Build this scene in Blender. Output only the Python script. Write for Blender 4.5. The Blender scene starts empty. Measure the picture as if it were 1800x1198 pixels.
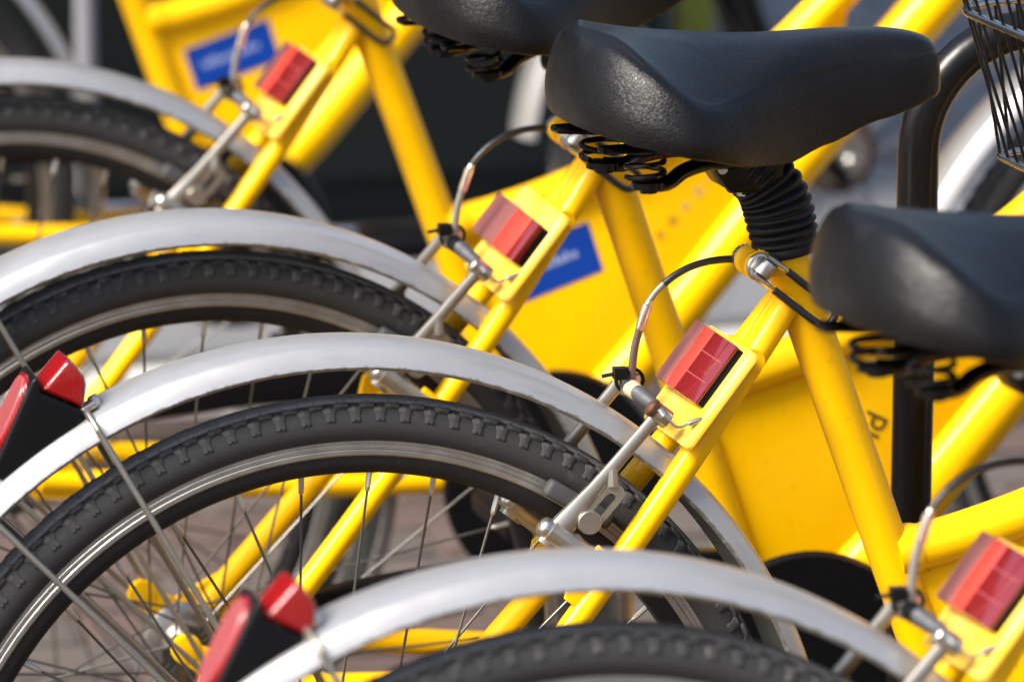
import bpy, bmesh, math, random
from mathutils import Vector, Matrix
R = math.radians
rng = random.Random(7)
scene = bpy.context.scene
COL = scene.collection

# ------------------------------------------------------------------ camera
CAM_YAW, CAM_PITCH, CAM_ROLL = R(15.08105), R(14.42727), R(0.10678)
CAM_POS = Vector((-0.77054, -3.27351, 1.54837))
F_PX = 9308.6
cd = bpy.data.cameras.new('camera'); cam = bpy.data.objects.new('camera', cd); COL.objects.link(cam)
fw = Vector((math.sin(CAM_YAW)*math.cos(CAM_PITCH), math.cos(CAM_YAW)*math.cos(CAM_PITCH), -math.sin(CAM_PITCH)))
rt = Vector((math.cos(CAM_YAW), -math.sin(CAM_YAW), 0)); up = rt.cross(fw)
c_, s_ = math.cos(CAM_ROLL), math.sin(CAM_ROLL)
rt, up = c_*rt + s_*up, -s_*rt + c_*up
M = Matrix((rt, up, -fw)).transposed().to_4x4(); M.translation = CAM_POS
cam.matrix_world = M
cd.sensor_width = 36; cd.lens = F_PX/1800*36; cd.clip_start = 0.05; cd.clip_end = 400
cd.dof.use_dof = True; cd.dof.focus_distance = 3.60; cd.dof.aperture_fstop = 6.3; cd.dof.aperture_blades = 9
scene.camera = cam

# ------------------------------------------------------------------ light
SUN_EL, SUN_AZ = R(48), R(-112)      # azimuth: 0 = +Y, positive towards +X
world = bpy.data.worlds.new('World'); scene.world = world; world.use_nodes = True
nt = world.node_tree; nt.nodes.clear()
sky = nt.nodes.new('ShaderNodeTexSky'); sky.sky_type = 'NISHITA'; sky.sun_disc = False
sky.sun_elevation = SUN_EL; sky.sun_rotation = SUN_AZ; sky.dust_density = 4.0; sky.air_density = 1.0; sky.ozone_density = 0.6
bg = nt.nodes.new('ShaderNodeBackground'); bg.inputs['Strength'].default_value = 0.12
wo = nt.nodes.new('ShaderNodeOutputWorld')
nt.links.new(sky.outputs[0], bg.inputs[0]); nt.links.new(bg.outputs[0], wo.inputs[0])
sl = bpy.data.lights.new('sun', 'SUN'); sl.energy = 3.7; sl.angle = R(24); sl.color = (1.0, 0.96, 0.90)
sun = bpy.data.objects.new('sun', sl); COL.objects.link(sun)
sd = Vector((math.sin(SUN_AZ)*math.cos(SUN_EL), math.cos(SUN_AZ)*math.cos(SUN_EL), math.sin(SUN_EL)))
sun.rotation_euler = sd.to_track_quat('Z', 'Y').to_euler()
vs = scene.view_settings
vs.view_transform = 'Standard'; vs.look = 'None'; vs.gamma = 1; vs.use_curve_mapping = False; vs.exposure = 1.08
scene.render.engine = 'CYCLES'
scene.cycles.max_bounces = 5; scene.cycles.diffuse_bounces = 3; scene.cycles.glossy_bounces = 3

# ------------------------------------------------------------------ materials
MATS = {}
def mat(name, base, rough=0.5, metal=0.0, coat=0.0, coat_rough=0.05, spec=0.5, noise=None, bump=None, rough_noise=None, dirt=None, emis=None):
    """noise=(scale, amount, colour2)  bump=(kind, scale, strength, dist)  dirt=(scale, lo, hi, colour)"""
    m = bpy.data.materials.new(name); m.use_nodes = True; t = m.node_tree; L = t.links
    b = t.nodes['Principled BSDF']
    b.inputs['Base Color'].default_value = (*base, 1); b.inputs['Roughness'].default_value = rough
    b.inputs['Metallic'].default_value = metal; b.inputs['Coat Weight'].default_value = coat
    b.inputs['Coat Roughness'].default_value = coat_rough; b.inputs['Specular IOR Level'].default_value = spec
    tc = t.nodes.new('ShaderNodeTexCoord'); src = tc.outputs['Object']
    col = None
    def noise_node(scale, detail=5, rough_=0.6):
        n = t.nodes.new('ShaderNodeTexNoise'); n.inputs['Scale'].default_value = scale
        n.inputs['Detail'].default_value = detail; n.inputs['Roughness'].default_value = rough_
        L.new(src, n.inputs['Vector']); return n
    def ramp(inp, lo, hi):
        r = t.nodes.new('ShaderNodeMapRange'); r.inputs['From Min'].default_value = lo; r.inputs['From Max'].default_value = hi
        L.new(inp, r.inputs['Value']); return r.outputs['Result']
    def mix(fac, a, c2):
        x = t.nodes.new('ShaderNodeMix'); x.data_type = 'RGBA'
        L.new(fac, x.inputs['Factor'])
        if isinstance(a, tuple): x.inputs['A'].default_value = (*a, 1)
        else: L.new(a, x.inputs['A'])
        x.inputs['B'].default_value = (*c2, 1)
        return x.outputs['Result']
    cur = base
    if noise:
        n = noise_node(noise[0]); f = ramp(n.outputs['Fac'], 0.35, 0.75)
        mm = t.nodes.new('ShaderNodeMath'); mm.operation = 'MULTIPLY'; mm.inputs[1].default_value = noise[1]; L.new(f, mm.inputs[0])
        cur = mix(mm.outputs[0], cur, noise[2])
    if dirt:
        for d in (dirt if isinstance(dirt, list) else [dirt]):
            n = noise_node(d[0], 8, 0.7); f = ramp(n.outputs['Fac'], d[1], d[2]); cur = mix(f, cur, d[3])
    if not isinstance(cur, tuple): L.new(cur, b.inputs['Base Color'])
    if rough_noise:
        n = noise_node(rough_noise[0]); r = t.nodes.new('ShaderNodeMapRange')
        r.inputs['From Min'].default_value = .3; r.inputs['From Max'].default_value = .7
        r.inputs['To Min'].default_value = rough_noise[1]; r.inputs['To Max'].default_value = rough_noise[2]
        L.new(n.outputs['Fac'], r.inputs['Value']); L.new(r.outputs['Result'], b.inputs['Roughness'])
    if bump:
        kind, sc, st, di = bump
        if kind == 'leather':
            v = t.nodes.new('ShaderNodeTexVoronoi'); v.feature = 'DISTANCE_TO_EDGE'; v.inputs['Scale'].default_value = sc
            wn = noise_node(sc*.5, 3); vm = t.nodes.new('ShaderNodeVectorMath'); vm.operation = 'MULTIPLY_ADD'
            vm.inputs[1].default_value = (.004, .004, .004); L.new(wn.outputs['Color'], vm.inputs[0]); L.new(src, vm.inputs[2])
            L.new(vm.outputs[0], v.inputs['Vector'])
            h = ramp(v.outputs['Distance'], 0.0, 0.18)
        elif kind == 'wave':
            v = t.nodes.new('ShaderNodeTexWave'); v.inputs['Scale'].default_value = sc; v.bands_direction = 'X'; L.new(src, v.inputs['Vector']); h = v.outputs['Fac']
        else:
            h = noise_node(sc, 6).outputs['Fac']
        bp = t.nodes.new('ShaderNodeBump'); bp.inputs['Strength'].default_value = st; bp.inputs['Distance'].default_value = di
        L.new(h, bp.inputs['Height']); L.new(bp.outputs[0], b.inputs['Normal'])
    MATS[name] = m
    return m
mat('yellow', (.96, .515, .0),   .38, spec=.15, coat=.22, coat_rough=.06, noise=(14, .25, (.92, .49, .0)), dirt=[(170, .66, .72, (.20, .11, .02)), (34, .60, .80, (.62, .31, .005))], bump=('noise', 60, .03, .002))
mat('plate_yellow', (.86, .50, .02), .45, coat=.1, coat_rough=.25, noise=(22, .9, (.66, .46, .14)), dirt=[(90, .62, .78, (.22, .15, .06))])
mat('aluminium', (.42, .417, .412), .32, metal=.60, noise=(40, .4, (.385, .382, .377)), dirt=[(220, .70, .80, (.30, .29, .27)), (25, .66, .9, (.45, .42, .38))], rough_noise=(60, .30, .40))
def fender_wear(name):
    m = MATS[name]; t = m.node_tree; L = t.links; b = t.nodes['Principled BSDF']
    def nd(k, **kw):
        n = t.nodes.new(k)
        for a_, v in kw.items(): setattr(n, a_, v)
        return n
    def math_(op, a, c=None):
        n = nd('ShaderNodeMath', operation=op)
        for i, v in enumerate((a, c)):
            if v is None: continue
            if hasattr(v, 'is_output'): L.new(v, n.inputs[i])
            else: n.inputs[i].default_value = v
        return n.outputs[0]
    tc = nd('ShaderNodeTexCoord'); sp = nd('ShaderNodeSeparateXYZ'); L.new(tc.outputs['Object'], sp.inputs[0])
    dx = math_('ADD', sp.outputs['X'], .0108); dz = math_('SUBTRACT', sp.outputs['Z'], .0021)
    r = math_('SQRT', math_('ADD', math_('MULTIPLY', dx, dx), math_('MULTIPLY', dz, dz)))
    th = math_('ARCTAN2', dz, dx)
    cb = nd('ShaderNodeCombineXYZ'); L.new(math_('MULTIPLY', th, 11.0), cb.inputs[0]); L.new(math_('MULTIPLY', sp.outputs['Y'], 420), cb.inputs[1]); L.new(math_('MULTIPLY', r, 300), cb.inputs[2])
    n1 = nd('ShaderNodeTexNoise'); n1.inputs['Scale'].default_value = 1.0; n1.inputs['Detail'].default_value = 4; L.new(cb.outputs[0], n1.inputs['Vector'])
    streak = nd('ShaderNodeMapRange'); streak.inputs['From Min'].default_value = .60; streak.inputs['From Max'].default_value = .72; streak.inputs['To Max'].default_value = .16; L.new(n1.outputs['Fac'], streak.inputs['Value'])
    n2 = nd('ShaderNodeTexNoise'); n2.inputs['Scale'].default_value = 130; n2.inputs['Detail'].default_value = 8; n2.inputs['Roughness'].default_value = .75; L.new(tc.outputs['Object'], n2.inputs['Vector'])
    edge = nd('ShaderNodeMapRange'); edge.inputs['From Min'].default_value = .3415; edge.inputs['From Max'].default_value = .3366; L.new(r, edge.inputs['Value'])
    chip = nd('ShaderNodeMapRange'); chip.inputs['From Min'].default_value = .90; chip.inputs['From Max'].default_value = 1.04; L.new(math_('ADD', n2.outputs['Fac'], math_('MULTIPLY', edge.outputs['Result'], .55)), chip.inputs['Value'])
    fac = math_('MAXIMUM', streak.outputs['Result'], chip.outputs['Result'])
    mx = nd('ShaderNodeMix', data_type='RGBA'); L.new(fac, mx.inputs['Factor'])
    old = b.inputs['Base Color'].links[0].from_socket; L.new(old, mx.inputs['A']); mx.inputs['B'].default_value = (.20, .19, .17, 1)
    L.new(mx.outputs['Result'], b.inputs['Base Color'])
fender_wear('aluminium')
mat('fender_inside', (.16, .17, .16), .6, dirt=[(60, .5, .8, (.07, .07, .06))])
mat('rubber', (.034, .0338, .0335), .65, spec=.3, noise=(40, .6, (.034, .034, .035)), dirt=[(70, .58, .80, (.075, .071, .064))], bump=('noise', 300, .12, .001))
mat('tread_rubber', (.048, .0475, .047), .75, spec=.3, noise=(90, .7, (.035, .034, .033)), dirt=[(120, .52, .72, (.15, .145, .13))], bump=('noise', 500, .25, .001))
mat('tread_worn_lit', (.17, .172, .174), .8, spec=.3, noise=(60, .7, (.11, .111, .112)), dirt=[(260, .52, .70, (.04, .04, .042))], bump=('noise', 400, .2, .001))  # worn crown band, painted paler to stand in for light the mudguard blocks
mat('rim_silver', (.44, .432, .405), .28, metal=.9, noise=(60, .5, (.25, .243, .222)), dirt=[(150, .66, .8, (.10, .09, .07))], rough_noise=(80, .32, .5))
mat('rim_black', (.008, .008, .009), .5, spec=.3, noise=(50, .5, (.015, .014, .013)), dirt=[(180, .66, .78, (.12, .11, .095))])
mat('spoke_steel', (.13, .125, .115), .42, metal=.85, noise=(200, .5, (.07, .06, .05)))
mat('nipple_steel', (.55, .53, .47), .38, metal=.9, dirt=[(300, .6, .8, (.2, .18, .14))])
mat('stay_steel', (.40, .37, .31), .36, metal=.9, noise=(120, .5, (.26, .235, .19)))
mat('steel', (.60, .58, .54), .28, metal=.95, noise=(120, .5, (.42, .40, .36)), dirt=[(200, .66, .8, (.14, .11, .08))])
mat('brake_alloy', (.46, .43, .37), .34, metal=.85, noise=(70, .6, (.33, .30, .25)), dirt=[(150, .64, .8, (.20, .17, .13))])
mat('rust', (.13, .055, .025), .6, metal=.5, noise=(220, .9, (.05, .024, .014)), bump=('noise', 500, .4, .001))
mat('chrome', (.60, .61, .63), .15, metal=1)
mat('saddle_vinyl', (.0020, .0020, .0022), .3, spec=.34, noise=(30, .5, (.005, .0045, .0042)), bump=('leather', 470, .30, .0006), rough_noise=(40, .27, .38))
mat('black_plastic', (.0032, .0034, .0042), .36, spec=.22, dirt=[(250, .70, .8, (.08, .08, .075))])
mat('black_paint', (.0022, .0022, .0026), .22, spec=.28, dirt=[(220, .70, .80, (.06, .055, .05))])
mat('boot_rubber', (.0075, .0075, .0085), .48, spec=.25, noise=(80, .5, (.013, .0125, .0125)), dirt=[(350, .70, .77, (.25, .25, .24))])
mat('lens_mauve', (.17, .060, .055), .4, spec=.3, coat=.18, coat_rough=.15, noise=(60, .5, (.19, .07, .07)), dirt=[(160, .62, .8, (.20, .09, .08))])
mat('lens_bright', (.60, .055, .034), .25, coat=1, coat_rough=.08, noise=(120, .4, (.62, .04, .04)))
mat('lens_dark', (.15, .006, .007), .2, coat=1, coat_rough=.06, noise=(90, .4, (.15, .006, .007)), bump=('wave', 220, .10, .001))
mat('lens_red', (.25, .0015, .003), .18, coat=.8, coat_rough=.05, bump=('wave', 170, .4, .001))
mat('lens_pink', (.36, .07, .075), .3, coat=1, coat_rough=.12, dirt=[(120, .5, .75, (.24, .12, .115))])
mat('pad_rubber', (.055, .055, .055), .6, spec=.3, noise=(150, .6, (.035, .035, .035)))
mat('housing_black', (.016, .016, .018), .35)
mat('housing_grey', (.20, .195, .17), .45, metal=.3)
mat('housing_brown', (.085, .055, .042), .45)
mat('ferrule', (.60, .52, .44), .3, metal=.85)
mat('bellows_grey', (.05, .053, .06), .55)
mat('cream_plastic', (.40, .35, .23), .5)
mat('blue_sticker', (.001, .050, .34), .35)
mat('white_print', (.35, .42, .62), .5)
mat('faded_print', (.46, .27, .01), .6)
mat('dark_print', (.10, .06, .012), .6)
mat('grey_print', (.60, .40, .10), .6)
mat('rack_black', (.003, .0032, .0035), .28, spec=.3, dirt=[(90, .62, .8, (.045, .04, .03)), (300, .72, .8, (.2, .19, .17))], bump=('noise', 120, .08, .002))
mat('basket_steel', (.55, .55, .56), .22, metal=1, dirt=[(300, .6, .75, (.08, .08, .08))])
mat('cabinet_green', (.006, .0095, .0095), .5, spec=.2, noise=(6, .6, (.009, .012, .012)))
mat('cabinet_beige', (.50, .45, .37), .6)
mat('pole_grey', (.20, .20, .22), .5)
mat('olive', (.36, .34, .04), .5)
mat('bollard_dark', (.02, .019, .018), .5)
mat('brick_a', (0.068, 0.043, 0.035), .85, noise=(20, .7, (0.096, 0.068, 0.055)), bump=('noise', 120, .4, .003))
mat('brick_b', (0.085, 0.058, 0.049), .85, noise=(20, .7, (0.066, 0.045, 0.037)), bump=('noise', 120, .4, .003))
mat('brick_c', (0.067, 0.055, 0.048), .85, noise=(20, .7, (0.089, 0.073, 0.063)), bump=('noise', 120, .4, .003))
mat('joint_sand', (.085, .072, .062), .95, noise=(60, .6, (.14, .12, .10)))
mat('slab_grey', (0.136, 0.140, 0.149), .8, noise=(5, .8, (0.167, 0.171, 0.180)), dirt=[(18, .55, .8, (0.093, 0.096, 0.102))], bump=('noise', 90, .3, .003))
mat('kerb_stone', (.52, .51, .49), .8, noise=(20, .6, (.42, .41, .39)))

# ------------------------------------------------------------------ mesh helpers
class MB:
    def __init__(s): s.v = []; s.f = []; s.m = []
    def add(s, V, F, mi=0):
        o = len(s.v); s.v += [tuple(p) for p in V]; s.f += [tuple(i+o for i in f) for f in F]; s.m += [mi]*len(F); return s
def tube(path, rad, n=14, closed=False, caps=True, flat=1.0, ref=None):
    """swept tube; rad scalar or list; flat scales the cross-section along the first normal"""
    P = [Vector(p) for p in path]; k = len(P)
    rad = [rad]*k if not hasattr(rad, '__len__') else rad
    T = []
    for i in range(k):
        a = P[(i-1) % k] if (closed or i > 0) else P[i]; b = P[(i+1) % k] if (closed or i < k-1) else P[i]
        T.append((b-a).normalized())
    r0 = Vector(ref) if ref else (Vector((0, 1, 0)) if abs(T[0].y) < .9 else Vector((1, 0, 0)))
    N = (r0 - T[0]*r0.dot(T[0])).normalized(); V = []; F = []
    for i in range(k):
        N = (N - T[i]*N.dot(T[i])).normalized(); B = T[i].cross(N)
        for j in range(n):
            a = 2*math.pi*j/n; V.append(P[i] + (N*math.cos(a)*flat + B*math.sin(a))*rad[i])
    for i in range(k if closed else k-1):
        for j in range(n):
            a = i*n+j; b = i*n+(j+1) % n; c = ((i+1) % k)*n+(j+1) % n; d = ((i+1) % k)*n+j
            F.append((a, b, c, d))
    if caps and not closed:
        F.append(tuple(range(n-1, -1, -1))); F.append(tuple((k-1)*n+j for j in range(n)))
    return V, F
def catmull(pts, sub=6, closed=False):
    P = [Vector(p) for p in pts]; n = len(P); out = []
    for i in range(n if closed else n-1):
        p0 = P[(i-1) % n] if (closed or i > 0) else P[i]*2-P[i+1]
        p1 = P[i]; p2 = P[(i+1) % n]
        p3 = P[(i+2) % n] if (closed or i < n-2) else p2*2-p1
        for s in range(sub):
            t = s/sub
            out.append(.5*((2*p1)+(p2-p0)*t+(2*p0-5*p1+4*p2-p3)*t*t+(3*p1-p0-3*p2+p3)*t**3))
    if not closed: out.append(P[-1])
    return out
def lathe(prof, n=160, center=(0, 0), closed=True, a0=0, a1=None):
    """profile (y, r) revolved round the Y axis through center (x, z)"""
    full = a1 is None; V = []; F = []; k = len(prof); steps = n if full else n+1
    for i in range(steps):
        a = 2*math.pi*i/n if full else a0+(a1-a0)*i/n
        for y, r in prof: V.append((center[0]+r*math.cos(a), y, center[1]+r*math.sin(a)))
    for i in range(n):
        for j in range(k if closed else k-1):
            b = (j+1) % k; ii = (i+1) % steps
            F.append((i*k+j, i*k+b, ii*k+b, ii*k+j))
    if not full and closed:
        F.append(tuple(range(k-1, -1, -1))); F.append(tuple((steps-1)*k+j for j in range(k)))
    return V, F
def cyl(a, b, r, n=20, r2=None, dome=0):
    a = Vector(a); b = Vector(b); d = (b-a)
    pts = [a, b]; rad = [r, r if r2 is None else r2]
    if dome:
        dn = d.normalized()
        for t in (.5, .8, .95, 1.0): pts.append(b+dn*dome*t); rad.append((r if r2 is None else r2)*math.sqrt(max(0.0001, 1-t*t)))
    return tube(pts, rad, n)
def prism(poly, y0, y1):
    n = len(poly); V = [(x, y0, z) for x, z in poly]+[(x, y1, z) for x, z in poly]
    F = [tuple(range(n)), tuple(range(2*n-1, n-1, -1))]+[(i, i+n, (i+1) % n+n, (i+1) % n) for i in range(n)]
    return V, F
def boxv(cx, cy, cz, sx, sy, sz):
    V = [(cx+sx*a/2, cy+sy*b/2, cz+sz*c/2) for a in (-1, 1) for b in (-1, 1) for c in (-1, 1)]
    F = [(0, 1, 3, 2), (4, 6, 7, 5), (0, 4, 5, 1), (2, 3, 7, 6), (0, 2, 6, 4), (1, 5, 7, 3)]
    return V, F
def frame_pts(V, o, ux, uy, uz):
    o = Vector(o); ux = Vector(ux); uy = Vector(uy); uz = Vector(uz)
    return [o+ux*p[0]+uy*p[1]+uz*p[2] for p in V]
CACHE = {}
WARP = False
def warp(v, key):
    x, y, z = v
    e = y if key.startswith(('cable', 'ferrule', 'noodle')) else -(math.sqrt(y*y+.0004)-.02)
    return (1.0096*x+.073*e+.0021*z+.0068, y, z-.0228*x-.029*e-.0007)
def mesh(key, build, mats, bevel=0, seg=2, smooth=True, ang=40, nowarp=False):
    if key in CACHE: return CACHE[key]
    mb = MB(); r = build(mb)
    if isinstance(r, tuple): mb.add(*r)
    vv = [warp(v, key) for v in mb.v] if (WARP and not nowarp) else mb.v
    me = bpy.data.meshes.new(key); me.from_pydata(vv, [], mb.f)
    for mm in mats: me.materials.append(MATS[mm])
    if len(mats) > 1: me.polygons.foreach_set('material_index', mb.m)
    bm = bmesh.new(); bm.from_mesh(me); bmesh.ops.recalc_face_normals(bm, faces=bm.faces)
    if bevel:
        ed = [e for e in bm.edges if len(e.link_faces) == 2 and e.calc_face_angle(0) > R(28)]
        bmesh.ops.bevel(bm, geom=ed, offset=bevel, segments=seg, affect='EDGES', profile=.6, clamp_overlap=True)
    bm.to_mesh(me); bm.free()
    if smooth:
        me.polygons.foreach_set('use_smooth', [True]*len(me.polygons)); me.set_sharp_from_angle(angle=R(ang))
    CACHE[key] = me; return me
def obj(name, me, parent=None, loc=None):
    o = bpy.data.objects.new(name, me); COL.objects.link(o)
    if parent is not None: o.parent = parent
    if loc is not None: o.location = loc
    return o
def thing(name, label, cat, loc=(0, 0, 0), rot=(0, 0, 0), group=None, me=None):
    o = bpy.data.objects.new(name, me); COL.objects.link(o); o.location = loc; o.rotation_euler = rot
    o['label'] = label; o['category'] = cat
    if group: o['group'] = group
    return o

# ------------------------------------------------------------------ ground
GZ = 0.008
def structure(name, me, loc=(0, 0, 0)):
    o = bpy.data.objects.new(name, me); COL.objects.link(o); o.location = loc; o['kind'] = 'structure'; return o
ground = structure('ground', mesh('ground', lambda m: m.add([(-120, -120, 0), (120, -120, 0), (120, 120, 0), (-120, 120, 0)], [(0, 1, 2, 3)]), ['joint_sand'], smooth=False), (0, 0, GZ-.012))
def brick_mesh(k): return mesh('brick_%d' % k, lambda m: m.add(*boxv(0, 0, -.03, .196-.003*k, .094-.002*(k % 3), .06)), ['brick_a', 'brick_b', 'brick_c'][k % 3:k % 3+1], bevel=.005)
bricks_near = []; far = MB()
bx0, bx1, by0, by1 = -4.0, 5.0, -3.0, 2.28
row = 0; y = by0
while y < by1:
    x = bx0+(0.1 if row % 2 else 0)
    while x < bx1:
        px, py = x+.1, y+.05
        vis = (0.95 < py < 2.28 and -.35+.26*(py-1) < px < .85)
        rz = rng.uniform(-.02, .02); dz = rng.uniform(-.004, .004)
        if vis and len(bricks_near) < 290:
            o = obj('paving_brick', brick_mesh(rng.randrange(6)), ground, (px, py, .012+dz)); o.rotation_euler = (rng.uniform(-.01, .01), rng.uniform(-.01, .01), rz); bricks_near.append(o)
        else:
            V, F = boxv(px, py, .012+dz-.03, .194, .093, .06); far.add(V, [f for f in F], rng.randrange(3))
        x += .2
    y += .1; row += 1
fo = obj('paving_bricks', mesh('paving_bricks', lambda m: m.__dict__.update(far.__dict__), ['brick_a', 'brick_b', 'brick_c'], smooth=False), ground, (0, 0, 0)); fo['kind'] = 'stuff'
pave = structure('pavement', mesh('pavement', lambda m: m.add(*boxv(0, 0, -.05, 30, 12, .1)), ['joint_sand'], smooth=False), (0, 8.38, GZ+.028))
kerb_x = -1.5
for i in range(6):
    k = obj('kerb_stone', mesh('kerb_stone', lambda m: m.add(*boxv(0, 0, -.06, .892, .11, .16)), ['kerb_stone'], bevel=.008), pave, (kerb_x+.45, 2.34-8.38, -.018)); kerb_x += .9
sx = 0
for iy in range(9):
    for ix in range(9):
        xx = -1.6+ix*.62+(.31 if iy % 2 else 0); yy = 2.59+iy*.38
        s = obj('paving_slab', mesh('paving_slab', lambda m: m.add(*boxv(0, 0, -.02, .61, .37, .05)), ['slab_grey'], bevel=.004), pave, (xx, yy-8.38, .008+rng.uniform(-.002, .002)))

# ------------------------------------------------------------------ bicycle
Z0 = .325
D = Vector((.621, 0, .784)).normalized()         # along the seat stays, upwards
NN = Vector((-.784, 0, .621)).normalized()       # out of the plate, to the rear
FC = (-.0108, .0021)                              # fender centre
RC, RR_, RY = .2965, .0166, .0182
def tyre_pt(al, h=0.0):
    """flank point and normal in (y-, r) for an angle from the crown"""
    y, r = RY*math.sin(al), RC+RR_*math.cos(al)
    n = Vector((math.sin(al)/RY, math.cos(al)/RR_, 0)).normalized()
    return y+n.x*h, r+n.y*h, n
def wheel_tyre(m):
    al = [-2.35+4.70*i/44 for i in range(45)]
    prof = []
    for a in al:
        h = .0010 if abs(a) < .46 else (-.0004 if abs(a) < .58 else 0)
        y, r, _ = tyre_pt(a, h); prof.append((-y, r))
    prof = [(.0105, .2835)]+prof+[(-.0105, .2835)]
    V, F = lathe(prof, 220, closed=True)
    k = len(prof)
    mi = []
    for i in range(220):
        for j in range(k):
            a = al[min(max(j-1, 0), 44)]; mi.append(1 if abs(a) < .47 else 0)
    o = len(m.v); m.v += V; m.f += F; m.m += mi
def tyre_frame(th, al):
    """origin and axes on the near tyre flank: tangent, across, normal"""
    rad = Vector((math.cos(th), 0, math.sin(th))); tan = Vector((-math.sin(th), 0, math.cos(th)))
    y, r, n2 = tyre_pt(al); Yn = Vector((0, -1, 0))
    n = rad*n2.y+Yn*n2.x; ac = -rad*n2.x+Yn*n2.y
    return rad*r+Yn*y, tan, ac, n
def lump(outline, h, curve=0.0):
    """small block with sloping sides: outline in (tangent, across)"""
    n = len(outline); cx = sum(p[0] for p in outline)/n; cy = sum(p[1] for p in outline)/n
    def z(q, hh): return hh - curve*(q[1]**2)
    V = [(a, b, z((a, b), -.0012)) for a, b in outline]
    t1 = [(cx+(a-cx)*.93, cy+(b-cy)*.93) for a, b in outline]; V += [(a, b, z((a, b), h*.75)) for a, b in t1]
    t2 = [(cx+(a-cx)*.80, cy+(b-cy)*.80) for a, b in outline]; V += [(a, b, z((a, b), h)) for a, b in t2]
    F = []
    for k in range(2): F += [(k*n+i, k*n+(i+1) % n, (k+1)*n+(i+1) % n, (k+1)*n+i) for i in range(n)]
    F.append(tuple(2*n+i for i in range(n)))
    return V, F
KNOB = [(-.0056, -.0014), (-.0040, -.0024), (-.0018, -.0017), (.0018, -.0017), (.0040, -.0024), (.0056, -.0014), (.0054, .0012), (.0030, .0024), (0, .0017), (-.0030, .0024), (-.0054, .0012)]
LUG = [(-.0052, -.0048), (-.0022, -.0054), (.0022, -.0054), (.0052, -.0048), (.0044, -.0012), (.0034, .0002), (.0034, .0056), (.0008, .0058), (.0007, .0048), (-.0007, .0048), (-.0008, .0058), (-.0034, .0056), (-.0034, .0002), (-.0044, -.0012)]
NT = 112
def block_xf(th, al, mirror=False):
    o, t, a, n = tyre_frame(th, al)
    if mirror: o = Vector((o.x, -o.y, o.z)); a = Vector((a.x, -a.y, a.z)); n = Vector((n.x, -n.y, n.z))
    Mx = Matrix((t, a, n)).transposed().to_4x4(); Mx.translation = o; return Mx
AL_K, AL_L = R(43), R(61)
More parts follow.
